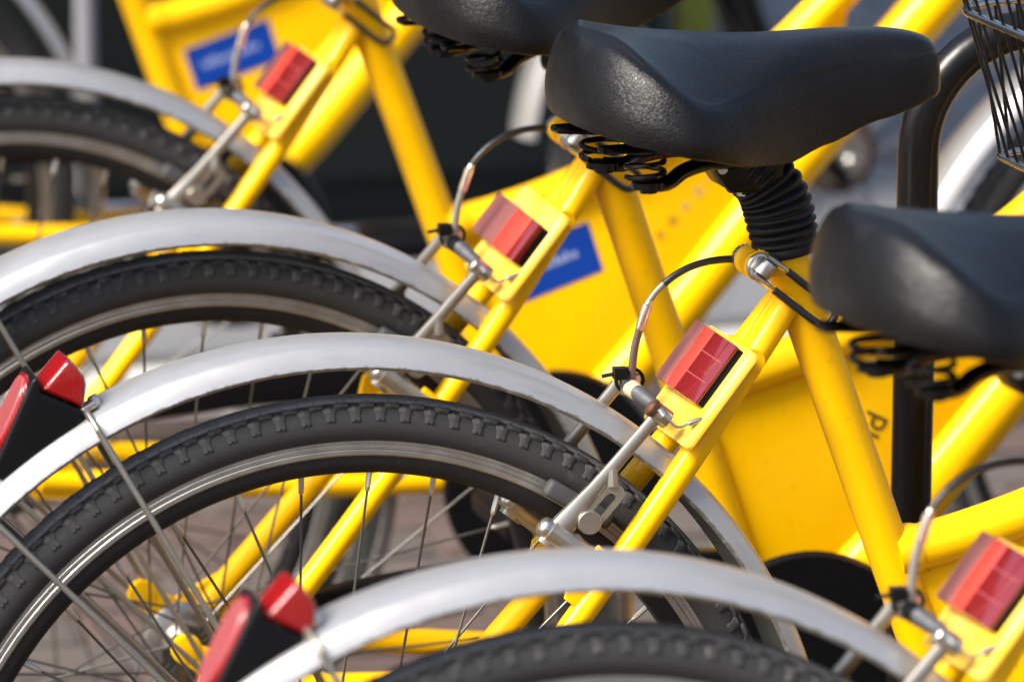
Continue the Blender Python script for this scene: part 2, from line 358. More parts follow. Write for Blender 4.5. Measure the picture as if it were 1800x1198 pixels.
def wheel(bike, kind, hub, phase, individual=False):
    """rear_wheel / front_wheel: an empty part with tyre, rim, hub, spokes, nipples"""
    global WARP
    WARP = False
    w = obj(kind, None, bike, (hub[0], 0, Z0+hub[1]))
    obj('tyre', mesh('tyre', wheel_tyre, ['rubber', 'tread_worn_lit']), w)
    def rim(m):
        prof = [(-.0125, .2868), (-.0135, .2862), (-.0135, .2836), (-.0130, .2830), (-.0135, .2824), (-.0135, .2802), (-.0128, .2796), (-.0135, .2788), (-.0134, .2762), (-.0126, .2752)]
        full = prof+[(-y, r) for y, r in prof[::-1]]
        V, F = lathe(full, 200); m.add(V, F, 0)
        p2 = [(-.0124, .2754), (-.0122, .2700), (-.0110, .2655), (-.0085, .2628), (0, .2618), (.0085, .2628), (.0110, .2655), (.0122, .2700), (.0124, .2754)]
        m.add(*lathe(p2, 200), 1)
    obj('rim', mesh('rim', rim, ['rim_silver', 'rim_black'], ang=30), w)
    def hubm(m):
        m.add(*lathe([(-.034, .006), (-.034, .031), (-.031, .032), (-.029, .030), (-.027, .018), (0, .016), (.027, .018), (.029, .030), (.031, .032), (.034, .031), (.034, .006)], 40))
        m.add(*cyl((0, -.075, 0), (0, .075, 0), .0055, 16))
        for s in (-1, 1): m.add(*cyl((0, s*.058, 0), (0, s*.068, 0), .0095, 6, dome=.004))
    obj('hub', mesh('hub', hubm, ['steel']), w)
    if kind == 'front_wheel':
        obj('hub_shell', mesh('hub_shell', lambda m: m.add(*lathe([(-.026, .010), (-.026, .040), (-.022, .044), (.022, .044), (.026, .040), (.026, .010)], 40)), ['rust']), w)
    if kind == 'rear_wheel':
        def cog(m):
            P = []
            for i in range(36):
                a = 2*math.pi*i/36; r = .040 if i % 2 else .036
                P.append((r*math.cos(a), r*math.sin(a)))
            for k, (yy, sc) in enumerate(((-.038, 1.0), (-.042, .88), (-.046, .76))):
                m.add(*prism([(x*sc, z*sc) for x, z in P], yy-.0012, yy+.0012))
        obj('sprocket', mesh('sprocket', cog, ['spoke_steel'], smooth=False), w)
    for k in range(36):
        th = R(phase)+2*math.pi*k/36; side = -1 if k % 2 == 0 else 1; lead = 1 if (k//2) % 2 == 0 else -1
        def sp(m, k=k):
            # canonical spoke at angle 0
            hth = lead*R(58); f = Vector((.028*math.cos(hth), side*.030, .028*math.sin(hth))); r_ = Vector((.262, side*.002, 0))
            d = (f-r_).normalized()
            m.add(*tube([r_+d*.012, f], .0010, 7), 0)
        def np_(m):
            hth = lead*R(58); f = Vector((.028*math.cos(hth), side*.030, .028*math.sin(hth))); r_ = Vector((.262, side*.002, 0))
            d = (f-r_).normalized()
            m.add(*tube([r_-d*.002, r_+d*.009, r_+d*.0125, r_+d*.0135], [.0021, .0020, .0018, .0011], 8))
        s = obj('spoke', mesh('spoke_%d_%d' % (side, lead), sp, ['spoke_steel']), w); s.rotation_euler = (0, -th, 0)
        s = obj('nipple', mesh('nipple_%d_%d' % (side, lead), np_, ['nipple_steel']), w); s.rotation_euler = (0, -th, 0)
    kV, kF = lump(KNOB, .0026, 20); lV, lF = lump(LUG, .0011, 24)
    if individual:
        km = mesh('knob', lambda m: m.add(kV, kF), ['tread_rubber'], ang=60); lm = mesh('lug', lambda m: m.add(lV, lF), ['tread_rubber'], ang=60)
        for i in range(NT):
            th = 2*math.pi*i/NT
            for me, al, off in ((km, AL_K, 0), (lm, AL_L, .5)):
                o = obj('tread_block', me, w); o.matrix_local = block_xf(th+off*2*math.pi/NT, al) @ Matrix.Rotation(rng.uniform(-.05, .05), 4, 'Z') @ Matrix.Diagonal((rng.uniform(.95, 1.05), rng.uniform(.93, 1.05), rng.uniform(.8, 1.15), 1))
    def rest(m, mirrors=((True,) if individual else (False, True))):
        for i in range(NT):
            th = 2*math.pi*i/NT
            for mi in mirrors:
                for V, F, al, off in ((kV, kF, AL_K, 0), (lV, lF, AL_L, .5)):
                    X = block_xf(th+off*2*math.pi/NT, al, mi); m.add([X @ Vector(p) for p in V], F)
    o = obj('tread', mesh('tread_rest_%d' % individual, rest, ['tread_rubber'], ang=60), w); o['kind'] = 'stuff'; WARP = True
    return w
def fender_mesh(m, a0=-38, a1=203, fc=FC):
    prof = [(-.0322, .3366), (-.0324, .3372), (-.0304, .3418), (-.0266, .3476), (-.0250, .3492), (-.0228, .3501), (-.0115, .3521), (0, .3527)]
    outer = prof+[(-y, r) for y, r in prof[-2::-1]]
    inner = [(y*.965, r-.0016) for y, r in outer[::-1]]
    V, F = lathe(outer, 150, fc, False, R(a0), R(a1)); m.add(V, F, 0)
    V, F = lathe(inner, 150, fc, False, R(a0), R(a1)); m.add(V, F, 1)
    V, F = lathe([inner[-1], outer[0]], 150, fc, False, R(a0), R(a1)); m.add(V, F, 0)
    V, F = lathe([outer[-1], inner[0]], 150, fc, False, R(a0), R(a1)); m.add(V, F, 0)
def fp(ang, r, y, fc=FC): return Vector((fc[0]+r*math.cos(R(ang)), y, fc[1]+r*math.sin(R(ang))))

def saddle_mesh(m):
    half = [(.1470, 0), (.1485, .026), (.1540, .052), (.1645, .076), (.182, .096), (.204, .1065), (.224, .1060), (.244, .0960), (.262, .0800), (.280, .0640), (.300, .0510), (.325, .0405), (.350, .0345), (.372, .0315), (.390, .0275), (.401, .0205), (.4068, .0115), (.4085, 0)]
    H = [Vector((x, w, 0)) for x, w in half]
    hs = catmull(H, 3)
    def interp(tab, x):
        if x <= tab[0][0]: return tab[0][1]
        for (a, b), (c, d) in zip(tab, tab[1:]):
            if x <= c: t = (x-a)/(c-a); t = t*t*(3-2*t)*.5+t*.5; return b+(d-b)*t
        return tab[-1][1]
    ZT = [(.147, .556), (.165, .5570), (.185, .5560), (.22, .5530), (.26, .5500), (.30, .5495), (.335, .5510), (.362, .5515), (.380, .5495), (.395, .545), (.409, .540)]
    ZR = [(.147, .5570), (.152, .5560), (.162, .5500), (.180, .5380), (.205, .5230), (.224, .5140), (.25, .5130), (.29, .5220), (.33, .5330), (.36, .5375), (.39, .5400), (.409, .5410)]
    ZB = [(.147, .4945), (.18, .4870), (.22, .4790), (.26, .4700), (.29, .4680), (.32, .4780), (.36, .4925), (.409, .5060)]
    INS = [(.147, .0250), (.165, .0190), (.20, .0120), (.225, .0115), (.26, .018), (.30, .016), (.36, .014), (.395, .017), (.409, .021)]
    n = len(hs); cols = []
    for i, p in enumerate(hs):
        a = hs[max(i-1, 0)]; b = hs[min(i+1, n-1)]; t = (b-a).normalized()
        nrm = Vector((-t.y, t.x, 0))            # inward? fixed below
        if i == 0: nrm = Vector((1, 0, 0))
        elif i == n-1: nrm = Vector((-1, 0, 0))
        else:
            nrm = Vector((t.y, -t.x, 0))
            if nrm.y > 0: nrm = -nrm
            if i < 3: nrm = Vector((abs(nrm.x), nrm.y, 0))
        x = p.x; ins = min(interp(INS, x), max(p.y*.6, .012))
        zb, zr, zt = interp(ZB, x), interp(ZR, x), None
        s_ = (x-.147)/(.2615); xs = .180+s_*(.390-.180); zt = interp(ZT, xs)
        rp = p+nrm*ins; S = Vector((xs, 0, zt))
        if rp.y < 0: rp.y = 0
        h = zr-zb; fr = min(1, max(0, (x-.232)/.075)); fr = fr*fr*(3-2*fr)
        B0 = Vector((p.x, p.y, zb)); to = Vector((S.x-p.x, S.y-p.y, 0)); hT = zt-zb; up_ = Vector((0, 0, 1))
        rear = [B0+up_*h*.30-nrm*.0012, B0+up_*h*.62+nrm*ins*.12, B0+up_*h*.84+nrm*ins*.38, B0+up_*h*.955+nrm*ins*.70, Vector((rp.x, rp.y, zr))]
        for q in (.12, .32, .52, .74):
            P_ = rp.lerp(S, q); P_.z = zr+(zt-zr)*(1-(1-q)**1.4); rear.append(P_)
        front_ = [B0+up_*hT*c+to*d for c, d in ((.22, -.01), (.42, .005), (.58, .04), (.71, .10), (.81, .19), (.885, .31), (.94, .46), (.975, .63), (.993, .81))]
        col = [B0+nrm*.014+up_*.004, B0+nrm*.0035, B0+up_*.0025+nrm*.0002]+[a_.lerp(b_, fr) for a_, b_ in zip(rear, front_)]+[S]
        cols.append(catmull(col, 4))
    k = len(cols[0]); V = []; F = []
    for _ in range(8):
        old = [[q.copy() for q in c] for c in cols]
        for i in range(1, len(cols)-1):
            for q in range(k//2, k): cols[i][q] = old[i][q]*.5+(old[i-1][q]+old[i+1][q])*.25
    ring = cols+[[Vector((q.x, -q.y, q.z)) for q in c] for c in cols[-2:0:-1]]
    N = len(ring)
    for c in ring: V += c
    for i in range(N):
        j = (i+1) % N
        for q in range(k-1): F.append((i*k+q, j*k+q, j*k+q+1, i*k+q+1))
    m.add(V, F, 0)
    # underside base plate
    base = [Vector((c[0].x, c[0].y, c[0].z)) for c in ring]; nb = len(base)
    V = base+[Vector((.28, 0, .486))]; F = [(i, (i+1) % nb, nb) for i in range(nb)]
    m.add(V, F, 1)

def boot_mesh(m):
    path = catmull([(.3035, 0, .3985), (.3020, 0, .4060), (.2995, 0, .4180), (.2965, 0, .4310), (.2915, 0, .4430), (.2830, 0, .4535), (.2720, 0, .4615)], 18)
    n = len(path); rad = []
    L = [0]
    for a, b in zip(path, path[1:]): L.append(L[-1]+(b-a).length)
    tot = L[-1]
    for l in L:
        t = l/tot; base = .0208+.0022*math.sin(min(1, t*1.25)*math.pi)
        if t < .085: rad.append(.0206+.0008*math.sin(t/.085*math.pi)); continue
        ph = (t-.085)/(1-.085)*11.0
        w = abs(math.sin(math.pi*ph)) ** .7
        rad.append(base-.0022+.0034*w)
    m.add(*tube(path, rad, 40))

def spring_mesh(m):
    """one side (y>0 is mirrored by scale)"""
    y = .043
    # flattened coil of two and a half turns
    P = []
    for i in range(61):
        a = 2*math.pi*1.6*i/60; P.append((.194+.0125*math.cos(a), y+.0125*math.sin(a), .4720-.0120*i/60))
    m.add(*tube(P, .0021, 8))
    m.add(*tube([(.165, y+.010, .4800), (.163, y+.004, .4800), (.164, y-.004, .4800), (.190, y-.012, .4800), (.22, y-.010, .480), (.25, y-.006, .479)], .0022, 8))
    m.add(*tube([(.165, y+.010, .4800), (.190, y+.014, .4800), (.22, y+.004, .480)], .0022, 8))
    m.add(*cyl((.196, y, .453), (.196, y, .4575), .0115, 20, dome=.001))
    m.add(*cyl((.196, y, .4525), (.196, y, .4500), .006, 6))
    m.add(*tube(catmull([(.196, y, .4555), (.210, y-.003, .4560), (.222, y-.008, .4625), (.240, y-.014, .4665), (.262, y-.018, .4670)], 5), .0052, 10, flat=1.2))

def brake_mesh(m, side):
    s = side
    piv = Vector((.1305, s*.0455, .2222)); top = Vector((.2010, s*.0385, .2970))
    if s > 0: piv = Vector((.1290, .0440, .2215)); top = Vector((.1960, .0340, .3055))
    d = (top-piv).normalized(); ax = Vector((0, s, 0))
    P = [piv-d*.010, piv, piv+d*.018, piv+d*.040, piv+d*.062, top-d*.006, top]
    pp = d.cross(Vector((0, 1, 0))).normalized(); WW = [.0072, .0084, .0068, .0048, .0042, .0040, .0048]; V = []
    for q, w in zip(P, WW):
        for a, c in ((-1, -.55), (-1, .55), (-.55, 1), (.55, 1), (1, .55), (1, -.55), (.55, -1), (-.55, -1)): V.append(q+pp*a*w+Vector((0, 1, 0))*c*w*.72)
    k8 = len(P); m.add(V, [(i*8+j, i*8+(j+1) % 8, (i+1)*8+(j+1) % 8, (i+1)*8+j) for i in range(k8-1) for j in range(8)]+[tuple(range(7, -1, -1)), tuple((k8-1)*8+j for j in range(8))], 0)
    # slotted lobe carrying the pad
    c0 = piv+d*.033-NN*.0120; N = 28; V = []
    for (hl, rr) in ((.0125, .0072), (.0085, .0036)):
        for yy in (-.0030, .0030):
            for i in range(N):
                a_ = 2*math.pi*i/N; V.append(c0+d*(math.copysign(hl, math.cos(a_)) if abs(math.cos(a_)) > 1e-6 else 0)+d*rr*math.cos(a_)+NN*rr*math.sin(a_)+Vector((0, yy, 0)))
    F = []
    for i in range(N):
        j = (i+1) % N
        F += [(i, j, 2*N+j, 2*N+i), (N+i, 3*N+i, 3*N+j, N+j), (i, N+i, N+j, j), (2*N+i, 2*N+j, 3*N+j, 3*N+i)]
    m.add(V, F, 0)
    m.add(*tube([c0+d*.016+NN*.004, piv+d*.058], [.0050, .0042], 8), 0)
    m.add(*cyl(piv+d*.004-NN*.013+ax*-.003, piv+d*.004-NN*.013+ax*.003, .0056, 16), 0)
    m.add(*cyl(piv+d*.004-NN*.013+ax*.0031, piv+d*.004-NN*.013+ax*.0034, .0028, 12), 1)
    # boss and pivot bolt (axis out of the stay, to the rear)
    m.add(*cyl(piv-NN*.040, piv+NN*.006, .0088, 20), 0)
    m.add(*cyl(piv+NN*.006, piv+NN*.009, .0074, 20, dome=.0050), 1)
def pad_mesh(m, side):
    s = side; c = Vector((.150, s*.0235, .2420)); th = math.atan2(c.z, c.x); t = Vector((-math.sin(th), 0, math.cos(th))); r = Vector((math.cos(th), 0, math.sin(th)))
    V, F = boxv(0, 0, 0, .052, .011, .0125); m.add(frame_pts(V, Vector((0, s*.0215, 0))+r*.2815+t*-.004, t, Vector((0, 1, 0)), r), F)
def padbolt_mesh(m, side):
    s = side; p = Vector((.1535, s*.030, .2300))
    m.add(*cyl(p, p+Vector((0, s*.018, 0)), .0062, 18), 0)
    m.add(*cyl(p+Vector((0, s*.012, 0)), p+Vector((0, s*.0165, 0)), .0082, 24), 0)
    m.add(*tube([p+Vector((0, s*.0160, 0)), p+Vector((0, s*.0195, 0)), p+Vector((0, s*.0204, 0)), p+Vector((0, s*.0203, 0)), p+Vector((0, s*.0170, 0))], [.0082, .0082, .0076, .0044, .0038], 24, caps=False), 0)
    m.add(*cyl(p+Vector((0, s*.0150, 0)), p+Vector((0, s*.0172, 0)), .0036, 8), 1)

WARP = True
def make_bike(label, x, y, lean, yaw, individual=False, phase=85.4, short=False, off=(0, 0), crank_deg=-30, lamp_rot=0.0, lamp_in=0.0, plain=True, sad=(0, 0), front=True, text=None, sticker=True):
    b = thing('bicycle', label, 'bicycle', (x, y, 0), (-lean, 0, yaw), 'yellow hire bicycles parked in a row')
    def part(name, me, parent=None):
        return obj(name, me, parent or b, (0, 0, Z0) if parent is None else None)
    # frame
    def seat_tube(m):
        a = Vector((.2985, 0, .4065)); e = Vector((.4530, 0, -.030)); dd = (e-a).normalized()
        m.add(*tube([a, a+dd*.02, e], [.0166, .0152, .0152], 28))
    part('seat_tube', mesh('seat_tube', seat_tube, ['yellow']))
    low = [(.380, 0, .186), (.43, 0, .197), (.49, 0, .216), (.56, 0, .2460), (.625, 0, .286), (.696, 0, .342), (.80, 0, .444), (.905, 0, .555)]
    part('low_tube', mesh('low_tube', lambda m: m.add(*tube([Vector(low[0]), Vector((.3925, 0, .1888)), Vector((.3950, 0, .1893)), Vector((.3975, 0, .1899))]+catmull(low, 8)[3:], [.0186, .0184, .0180, .0166]+[.0165]*54, 24)), ['yellow']))
    down = [(.455, 0, -.032), (.54, 0, .048), (.611, 0, .130), (.698, 0, .233), (.824, 0, .370), (.912, 0, .462)]
    part('down_tube', mesh('down_tube', lambda m: m.add(*tube(catmull(down, 6), .0232, 28)), ['yellow']))
    pan = [(.386, .180), (.43, .192), (.49, .211), (.56, .241), (.625, .281), (.70, .340), (.745, .372), (.73, .285), (.685, .225), (.605, .130), (.535, .050), (.462, -.025), (.446, -.004)]
    panel = part('frame_panel', mesh('frame_panel', lambda m: m.add(*prism(pan, -.0045, .0045)), ['yellow'], bevel=.001))
    if sticker:
        q = Vector((.520, 0, .143)); ex = Vector((.945, 0, .328)); ez = Vector((-.30, 0, .954))
        def stick(m):
            V = [(0, -.0052, 0), (-.094, -.0052, 0), (-.094, -.0052, .046), (0, -.0052, .046)]
            m.add(frame_pts(V+[(a, -.0048, c) for a, _, c in V], q, ex, Vector((0, 1, 0)), ez), [(0, 1, 2, 3), (4, 7, 6, 5), (0, 4, 5, 1), (1, 5, 6, 2), (2, 6, 7, 3), (3, 7, 4, 0)])
        st = part('sticker', mesh('sticker', stick, ['blue_sticker'], smooth=False), panel)
        st['label'] = 'blue rectangular sticker with faint pale print'
        def prt(m):
            xx = -.080
            rr = random.Random(3)
            while xx < -.018:
                w = rr.choice((.0015, .003, .0036)); h = rr.choice((.006, .006, .009))
                V = [(xx, -.0056, .020), (xx+w, -.0056, .020), (xx+w, -.0056, .020+h), (xx, -.0056, .020+h)]
                m.add(frame_pts(V, q, ex, Vector((0, 1, 0)), ez), [(0, 1, 2, 3)]); xx += w+.0016
        part('print', mesh('sticker_print', prt, ['white_print'], smooth=False), panel)
    if text:
        part('lettering', text(), panel)
    part('head_tube', mesh('head_tube', lambda m: m.add(*tube([(.935, 0, .415), (.930, 0, .43), (.880, 0, .570), (.875, 0, .585)], [.022, .020, .020, .022], 24)), ['yellow']))
    # rear stays
    for s in (-1, 1):
        def st(m, s=s):
            P = catmull([(.303, s*.0088, .3690), (.285, s*.0125, .3440), (.257, s*.0200, .3060), (.228, s*.0285, .2670), (.180, s*.0390, .2060), (.095, s*.0550, .1030), (.020, s*.0650, .0120)], 6)
            m.add(*tube(P, .0091, 20))
        part('seat_stay', mesh('seat_stay%d' % s, st, ['yellow']))
        part('chain_stay', mesh('chain_stay%d' % s, lambda m, s=s: m.add(*tube(catmull([(.012, s*.066, -.004), (.10, s*.060, -.013), (.24, s*.044, -.026), (.36, s*.030, -.032), (.452, s*.020, -.034)], 5), .0105, 18)), ['yellow']))
        def drop(m, s=s):
            P = [(-.020, -.010), (-.012, .016), (.004, .026), (.040, .044), (.050, .034), (.048, -.004), (.040, -.022), (.004, -.020)]
            m.add(*prism(P, s*.0655-.0028, s*.0655+.0028))
            m.add(*cyl((-.026, s*.0655-.0032, .028), (-.026, s*.0655+.0032, .028), .0115, 20))
            m.add(*prism([(-.034, .022), (-.022, .034), (.002, .022), (-.012, .004)], s*.0655-.0027, s*.0655+.0027))
        part('dropout', mesh('dropout%d' % s, drop, ['yellow'], bevel=.0012))
        part('brake_bracket', mesh('brake_bracket%d' % s, lambda m, s=s: m.add(*prism([(.150, .168), (.176, .200), (.160, .214), (.140, .196), (.136, .178)], s*.0470-.003, s*.0470+.003)), ['yellow'], bevel=.001))
    # the web between the stays below the seat lug
    part('seat_lug', mesh('seat_lug', lambda m: m.add(*tube([(.300, 0, .366), (.285, 0, .345), (.268, 0, .322)], [.0085, .0078, .0060], 12)), ['yellow']))
    part('stay_bridge', mesh('stay_bridge', lambda m: m.add(*cyl((.272, -.026, .330), (.272, .026, .330), .0085, 16)), ['yellow']))
    part('bottom_bracket', mesh('bb', lambda m: m.add(*cyl((.455, -.038, -.032), (.455, .038, -.032), .021, 28)), ['yellow']))
    # chain guard, chain case, cranks, pedals
    def guard(m):
        m.add(*lathe([(-.046, .004), (-.050, .090), (-.052, .097), (-.056, .099), (-.062, .096), (-.063, .004)], 60, (.462, -.032)))
    part('chain_guard', mesh('chain_guard', guard, ['black_plastic']))
    def case(m):
        top = [(.012, .046), (.10, .066), (.2, .078), (.30, .079), (.41, .070)]; bot = [(.41, .046), (.30, .050), (.2, .049), (.10, .040), (.012, .026)]
        m.add(*prism(top+bot, -.058, -.044))
    part('chain_case', mesh('chain_case', case, ['black_plastic'], bevel=.003, seg=3))
    def crank(m, s):
        ca = R(crank_deg); a = Vector((.458, s*.070, -.032)); e = a+Vector((-s*.166*math.cos(ca), s*.008, -s*.166*math.sin(ca)))
        m.add(*tube([a+(a-e)*.06, a, e, e+(e-a)*.05], [.010, .012, .009, .008], 14, flat=.6))
        m.add(*cyl((.458, s*.035, -.032), (.458, s*.072, -.032), .008, 14))
    for s in (-1, 1):
        cr = part('crank', mesh('crank%d_%d' % (s, crank_deg), lambda m, s=s: crank(m, s), ['chrome']))
        pz = -.032-s*.166*math.sin(R(crank_deg)); pxx = .458-s*.166*math.cos(R(crank_deg))
        part('pedal', mesh('pedal%d_%d' % (s, crank_deg), lambda m, s=s, pz=pz, pxx=pxx: m.add(*boxv(pxx, s*.125, pz, .085, .078, .022)), ['black_plastic'], bevel=.006, seg=3), cr)
    # mudguard
    mg = part('mudguard', mesh('mudguard', fender_mesh, ['aluminium', 'fender_inside'], ang=35, nowarp=True))
    mg.location = (off[0], 0, Z0+off[1])
    for k, ang in enumerate((117.0-lamp_rot, 132.0-lamp_rot)):
        def rod(m, ang=ang):
            fc2 = (FC[0]+off[0], FC[1]+off[1]); fp = lambda a_, r_, y_: globals()['fp'](a_, r_, y_, fc2)
            half = [(0, -.0720, 0), fp(ang-.3, .28, -.0450), fp(ang, .337, -.0368), fp(ang, .346, -.0350), fp(ang, .3520, -.0285), fp(ang, .3556, -.0130)]
            half = [Vector(h) for h in half]
            P = half+[Vector((h.x, -h.y, h.z)) for h in half[::-1]]
            P2 = [P[0]]+catmull(P[1:-1], 5)+[P[-1]]
            m.add(*tube(P2, .0023, 10))
        r = part('mudguard_stay', mesh('mudguard_stay%d_%.4f_%.1f' % (k, off[1], lamp_rot), rod, ['stay_steel'], nowarp=True))
    def clip(m):
        V, F = boxv(0, 0, 0, .011, .010, .0045); a = R(117); m.add(frame_pts(V, fp(116.5, .3558, -.012), (-math.sin(a), 0, math.cos(a)), (0, 1, 0), (math.cos(a), 0, math.sin(a))), F)
        m.add(*cyl(fp(115.6, .352, -.008), fp(115.6, .3595, -.008), .0042, 6))
    part('stay_clip', mesh('stay_clip', clip, ['steel'], bevel=.001, nowarp=True), mg).matrix_local = Matrix.Translation((FC[0], 0, FC[1])) @ Matrix.Rotation(R(lamp_rot), 4, 'Y') @ Matrix.Translation((-FC[0], 0, -FC[1]))
    # rear lamp on the mudguard
    lw = .0215
    body = [(-.2070, .3290), (-.1780, .3150), (-.1835, .3050), (-.2060, .2905), (-.2330, .2715), (-.2385, .2755), (-.2365, .2850), (-.2120, .3375), (-.2085, .3400)]
    lamp = part('tail_lamp', mesh('lamp_body', lambda m: m.add(*prism(body, -lw, lw)), ['black_plastic'], bevel=.0028, seg=3)); lamp.matrix_local = Matrix.Translation((off[0]+FC[0]+lamp_in*.5, 0, Z0+off[1]+FC[1]-lamp_in*.87)) @ Matrix.Rotation(R(lamp_rot), 4, 'Y') @ Matrix.Translation((-FC[0], 0, -FC[1]))
    dome = [(-.2065, .3300), (-.1888, .3500), (-.1850, .3478), (-.1772, .3380), (-.1760, .3325), (-.1782, .3160)]
    def dm(m):
        y2 = .019
        n = len(dome); V = []
        cx = sum(p[0] for p in dome)/n; cz = sum(p[1] for p in dome)/n
        for yy, sc in ((-y2, .80), (-y2*.90, .95), (-y2*.5, 1.0), (y2*.5, 1.0), (y2*.9, .95), (y2, .80)):
            for px_, pz_ in dome: V.append((cx+(px_-cx)*sc, yy, cz+(pz_-cz)*sc))
        F = [tuple(range(n)), tuple(range(5*n+n-1, 5*n-1, -1))]
        for k in range(5): F += [(k*n+i, (k+1)*n+i, (k+1)*n+(i+1) % n, k*n+(i+1) % n) for i in range(n)]
        m.add(V, F)
    part('lamp_lens', mesh('lamp_lens', dm, ['lens_red'], bevel=.0024, seg=3, ang=50), lamp)
    def oval(m):
        a = Vector((-.2105, 0, .3385)); e = Vector((-.2372, 0, .2815)); dd = (e-a).normalized(); nn = Vector((dd.z, 0, -dd.x))
        if nn.x > 0: nn = -nn
        mid = (a+e)/2; hl = (e-a).length/2-.001; hw = .0185
        N = 36
        def ring(levels, mi):
            V = []
            for lev, sc, sl in levels:
                for i in range(N):
                    t = 2*math.pi*i/N; cx_ = math.copysign(abs(math.cos(t))**.75, math.cos(t)); sy_ = math.copysign(abs(math.sin(t))**.75, math.sin(t))
                    V.append(mid+dd*cx_*hl*sl+Vector((0, 1, 0))*sy_*hw*sc+nn*lev)
            q = len(levels)
            m.add(V, [(k*N+i, k*N+(i+1) % N, (k+1)*N+(i+1) % N, (k+1)*N+i) for k in range(q-1) for i in range(N)]+[tuple((q-1)*N+i for i in range(N))], mi)
        ring(((0, 1.0, 1.0), (.0026, .99, .995), (.0036, .95, .975)), 1)
        ring(((.0034, .84, .92), (.0044, .82, .91), (.0046, .4, .5)), 0)
    part('lamp_reflector', mesh('lamp_reflector', oval, ['lens_pink', 'lens_red'], ang=50), lamp)
    # yellow plate between the stays with a rectangular rear reflector
    PO = Vector((.2755, 0, .3338))+NN*.0036
    def plate(m):
        rows = []
        for t in (-.078, -.074, -.05, -.02, -.004, 0):
            w = .0490 if -.075 < t < -.003 else .0460
            rr = []
            for yy, dn in ((-w-.0006, -.0056), (-w, -.0024), (-w+.0025, -.0006), (-w+.006, 0), (0, .0004), (w-.006, 0), (w-.0025, -.0006), (w, -.0024), (w+.0006, -.0056)): rr.append(PO+D*t+Vector((0, yy, 0))+NN*dn)
            rows.append(rr)
        k = 9; V = [p for r in rows for p in r]; F = [(i*k+j, i*k+j+1, (i+1)*k+j+1, (i+1)*k+j) for i in range(len(rows)-1) for j in range(k-1)]
        V2 = [p-NN*.0016 for p in V]; n = len(V); m.add(V, F)
        m.add(V2, [f[::-1] for f in F])
        e = [j for j in range(k)]; E2 = e+[i*k+k-1 for i in range(1, len(rows))]+[(len(rows)-1)*k+j for j in range(k-2, -1, -1)]+[i*k for i in range(len(rows)-2, 0, -1)]
        VV = [V[i] for i in E2]+[V2[i] for i in E2]; q = len(E2)
        m.add(VV, [(i, (i+1) % q, (i+1) % q+q, i+q) for i in range(q)])
    pl = part('reflector_plate', mesh('reflector_plate', plate, ['plate_yellow'], ang=60, nowarp=True))
    RO = PO+D*-.0268
    d2, n2 = D, NN
    Y1 = Vector((0, 1, 0)); hh = .0175 if short else .0239; W1, W2 = (.047, -.047) if short else (.0405, -.0405)
    YA, YB, HB = (-.002, -.036, .0105) if short else (.0168, -.0045, .0072)
    if short: RO = RO+D*-.0070
    key = '_short' if short else ''
    def bx_(y0, y1, t0, t1, h00, h01, h10, h11):
        """block between y0..y1, t0..t1; h?? = bottom/top heights at y0 and y1"""
        return [RO+Y1*y0+d2*t0+n2*h00, RO+Y1*y1+d2*t0+n2*h10, RO+Y1*y1+d2*t1+n2*h10, RO+Y1*y0+d2*t1+n2*h00, RO+Y1*y0+d2*t0+n2*h01, RO+Y1*y1+d2*t0+n2*h11, RO+Y1*y1+d2*t1+n2*h11, RO+Y1*y0+d2*t1+n2*h01], [(3, 2, 1, 0), (4, 5, 6, 7), (0, 1, 5, 4), (1, 2, 6, 5), (2, 3, 7, 6), (3, 0, 4, 7)]
    rf = part('rear_reflector', mesh('reflector_base'+key, lambda m: m.add(*bx_(W2+.0005, W1-.001, -hh+.0006, hh-.0006, -.002, .0046, -.002, .0046)), ['black_plastic'], bevel=.0018, seg=2, nowarp=True))
    part('lens_clear', mesh('lens_clear'+key, lambda m: m.add(*bx_(YA+.0001, W1, -hh, hh, .0047, .0126, .0047, .0122)), ['lens_mauve'], bevel=.0012, nowarp=True), rf)
    part('lens_bright', mesh('lens_bright'+key, lambda m: m.add(*bx_(YB, YA, -hh, hh, .0047, .0126, .0047, .0126)), ['lens_bright'], bevel=.0005, nowarp=True), rf)
    part('lens_side', mesh('lens_side'+key, lambda m: m.add(*bx_(W2, YB-.0001, -hh, hh, .0047, HB, .0047, .0125)), ['lens_dark'], bevel=.0014, nowarp=True), rf)
    if not short:
        def ribs(m):
            for t in (-.0085, .0085):
                m.add(*tube([RO+Y1*(YB-.001)+d2*t+n2*.0126, RO+Y1*(W2+.003)+d2*t+n2*.0078], .0004, 6))
        part('lens_rib', mesh('lens_rib'+key, ribs, ['lens_pink'], nowarp=True), rf)
    # brake
    for s in (-1, 1):
        ar = part('brake_arm', mesh('brake_arm%d' % s, lambda m, s=s: brake_mesh(m, s), ['brake_alloy', 'steel']))
        part('brake_pad', mesh('brake_pad%d' % s, lambda m, s=s: pad_mesh(m, s), ['pad_rubber'], bevel=.004, seg=3), ar)
        part('pad_bolt', mesh('pad_bolt%d' % s, lambda m, s=s: padbolt_mesh(m, s), ['brake_alloy', 'spoke_steel'], ang=30), ar)
    def abolt(m):
        p = Vector((.2035, -.0385, .3000)); m.add(*cyl(p-NN*.008, p+NN*.003, .0066, 20), 1)
        m.add(*cyl(p+NN*.003, p+NN*.0070, .0060, 12, dome=.0026), 0)
    part('anchor_bolt', mesh('anchor_bolt%d' % plain, abolt, ['steel' if plain else 'rust', 'steel'], bevel=.0006))
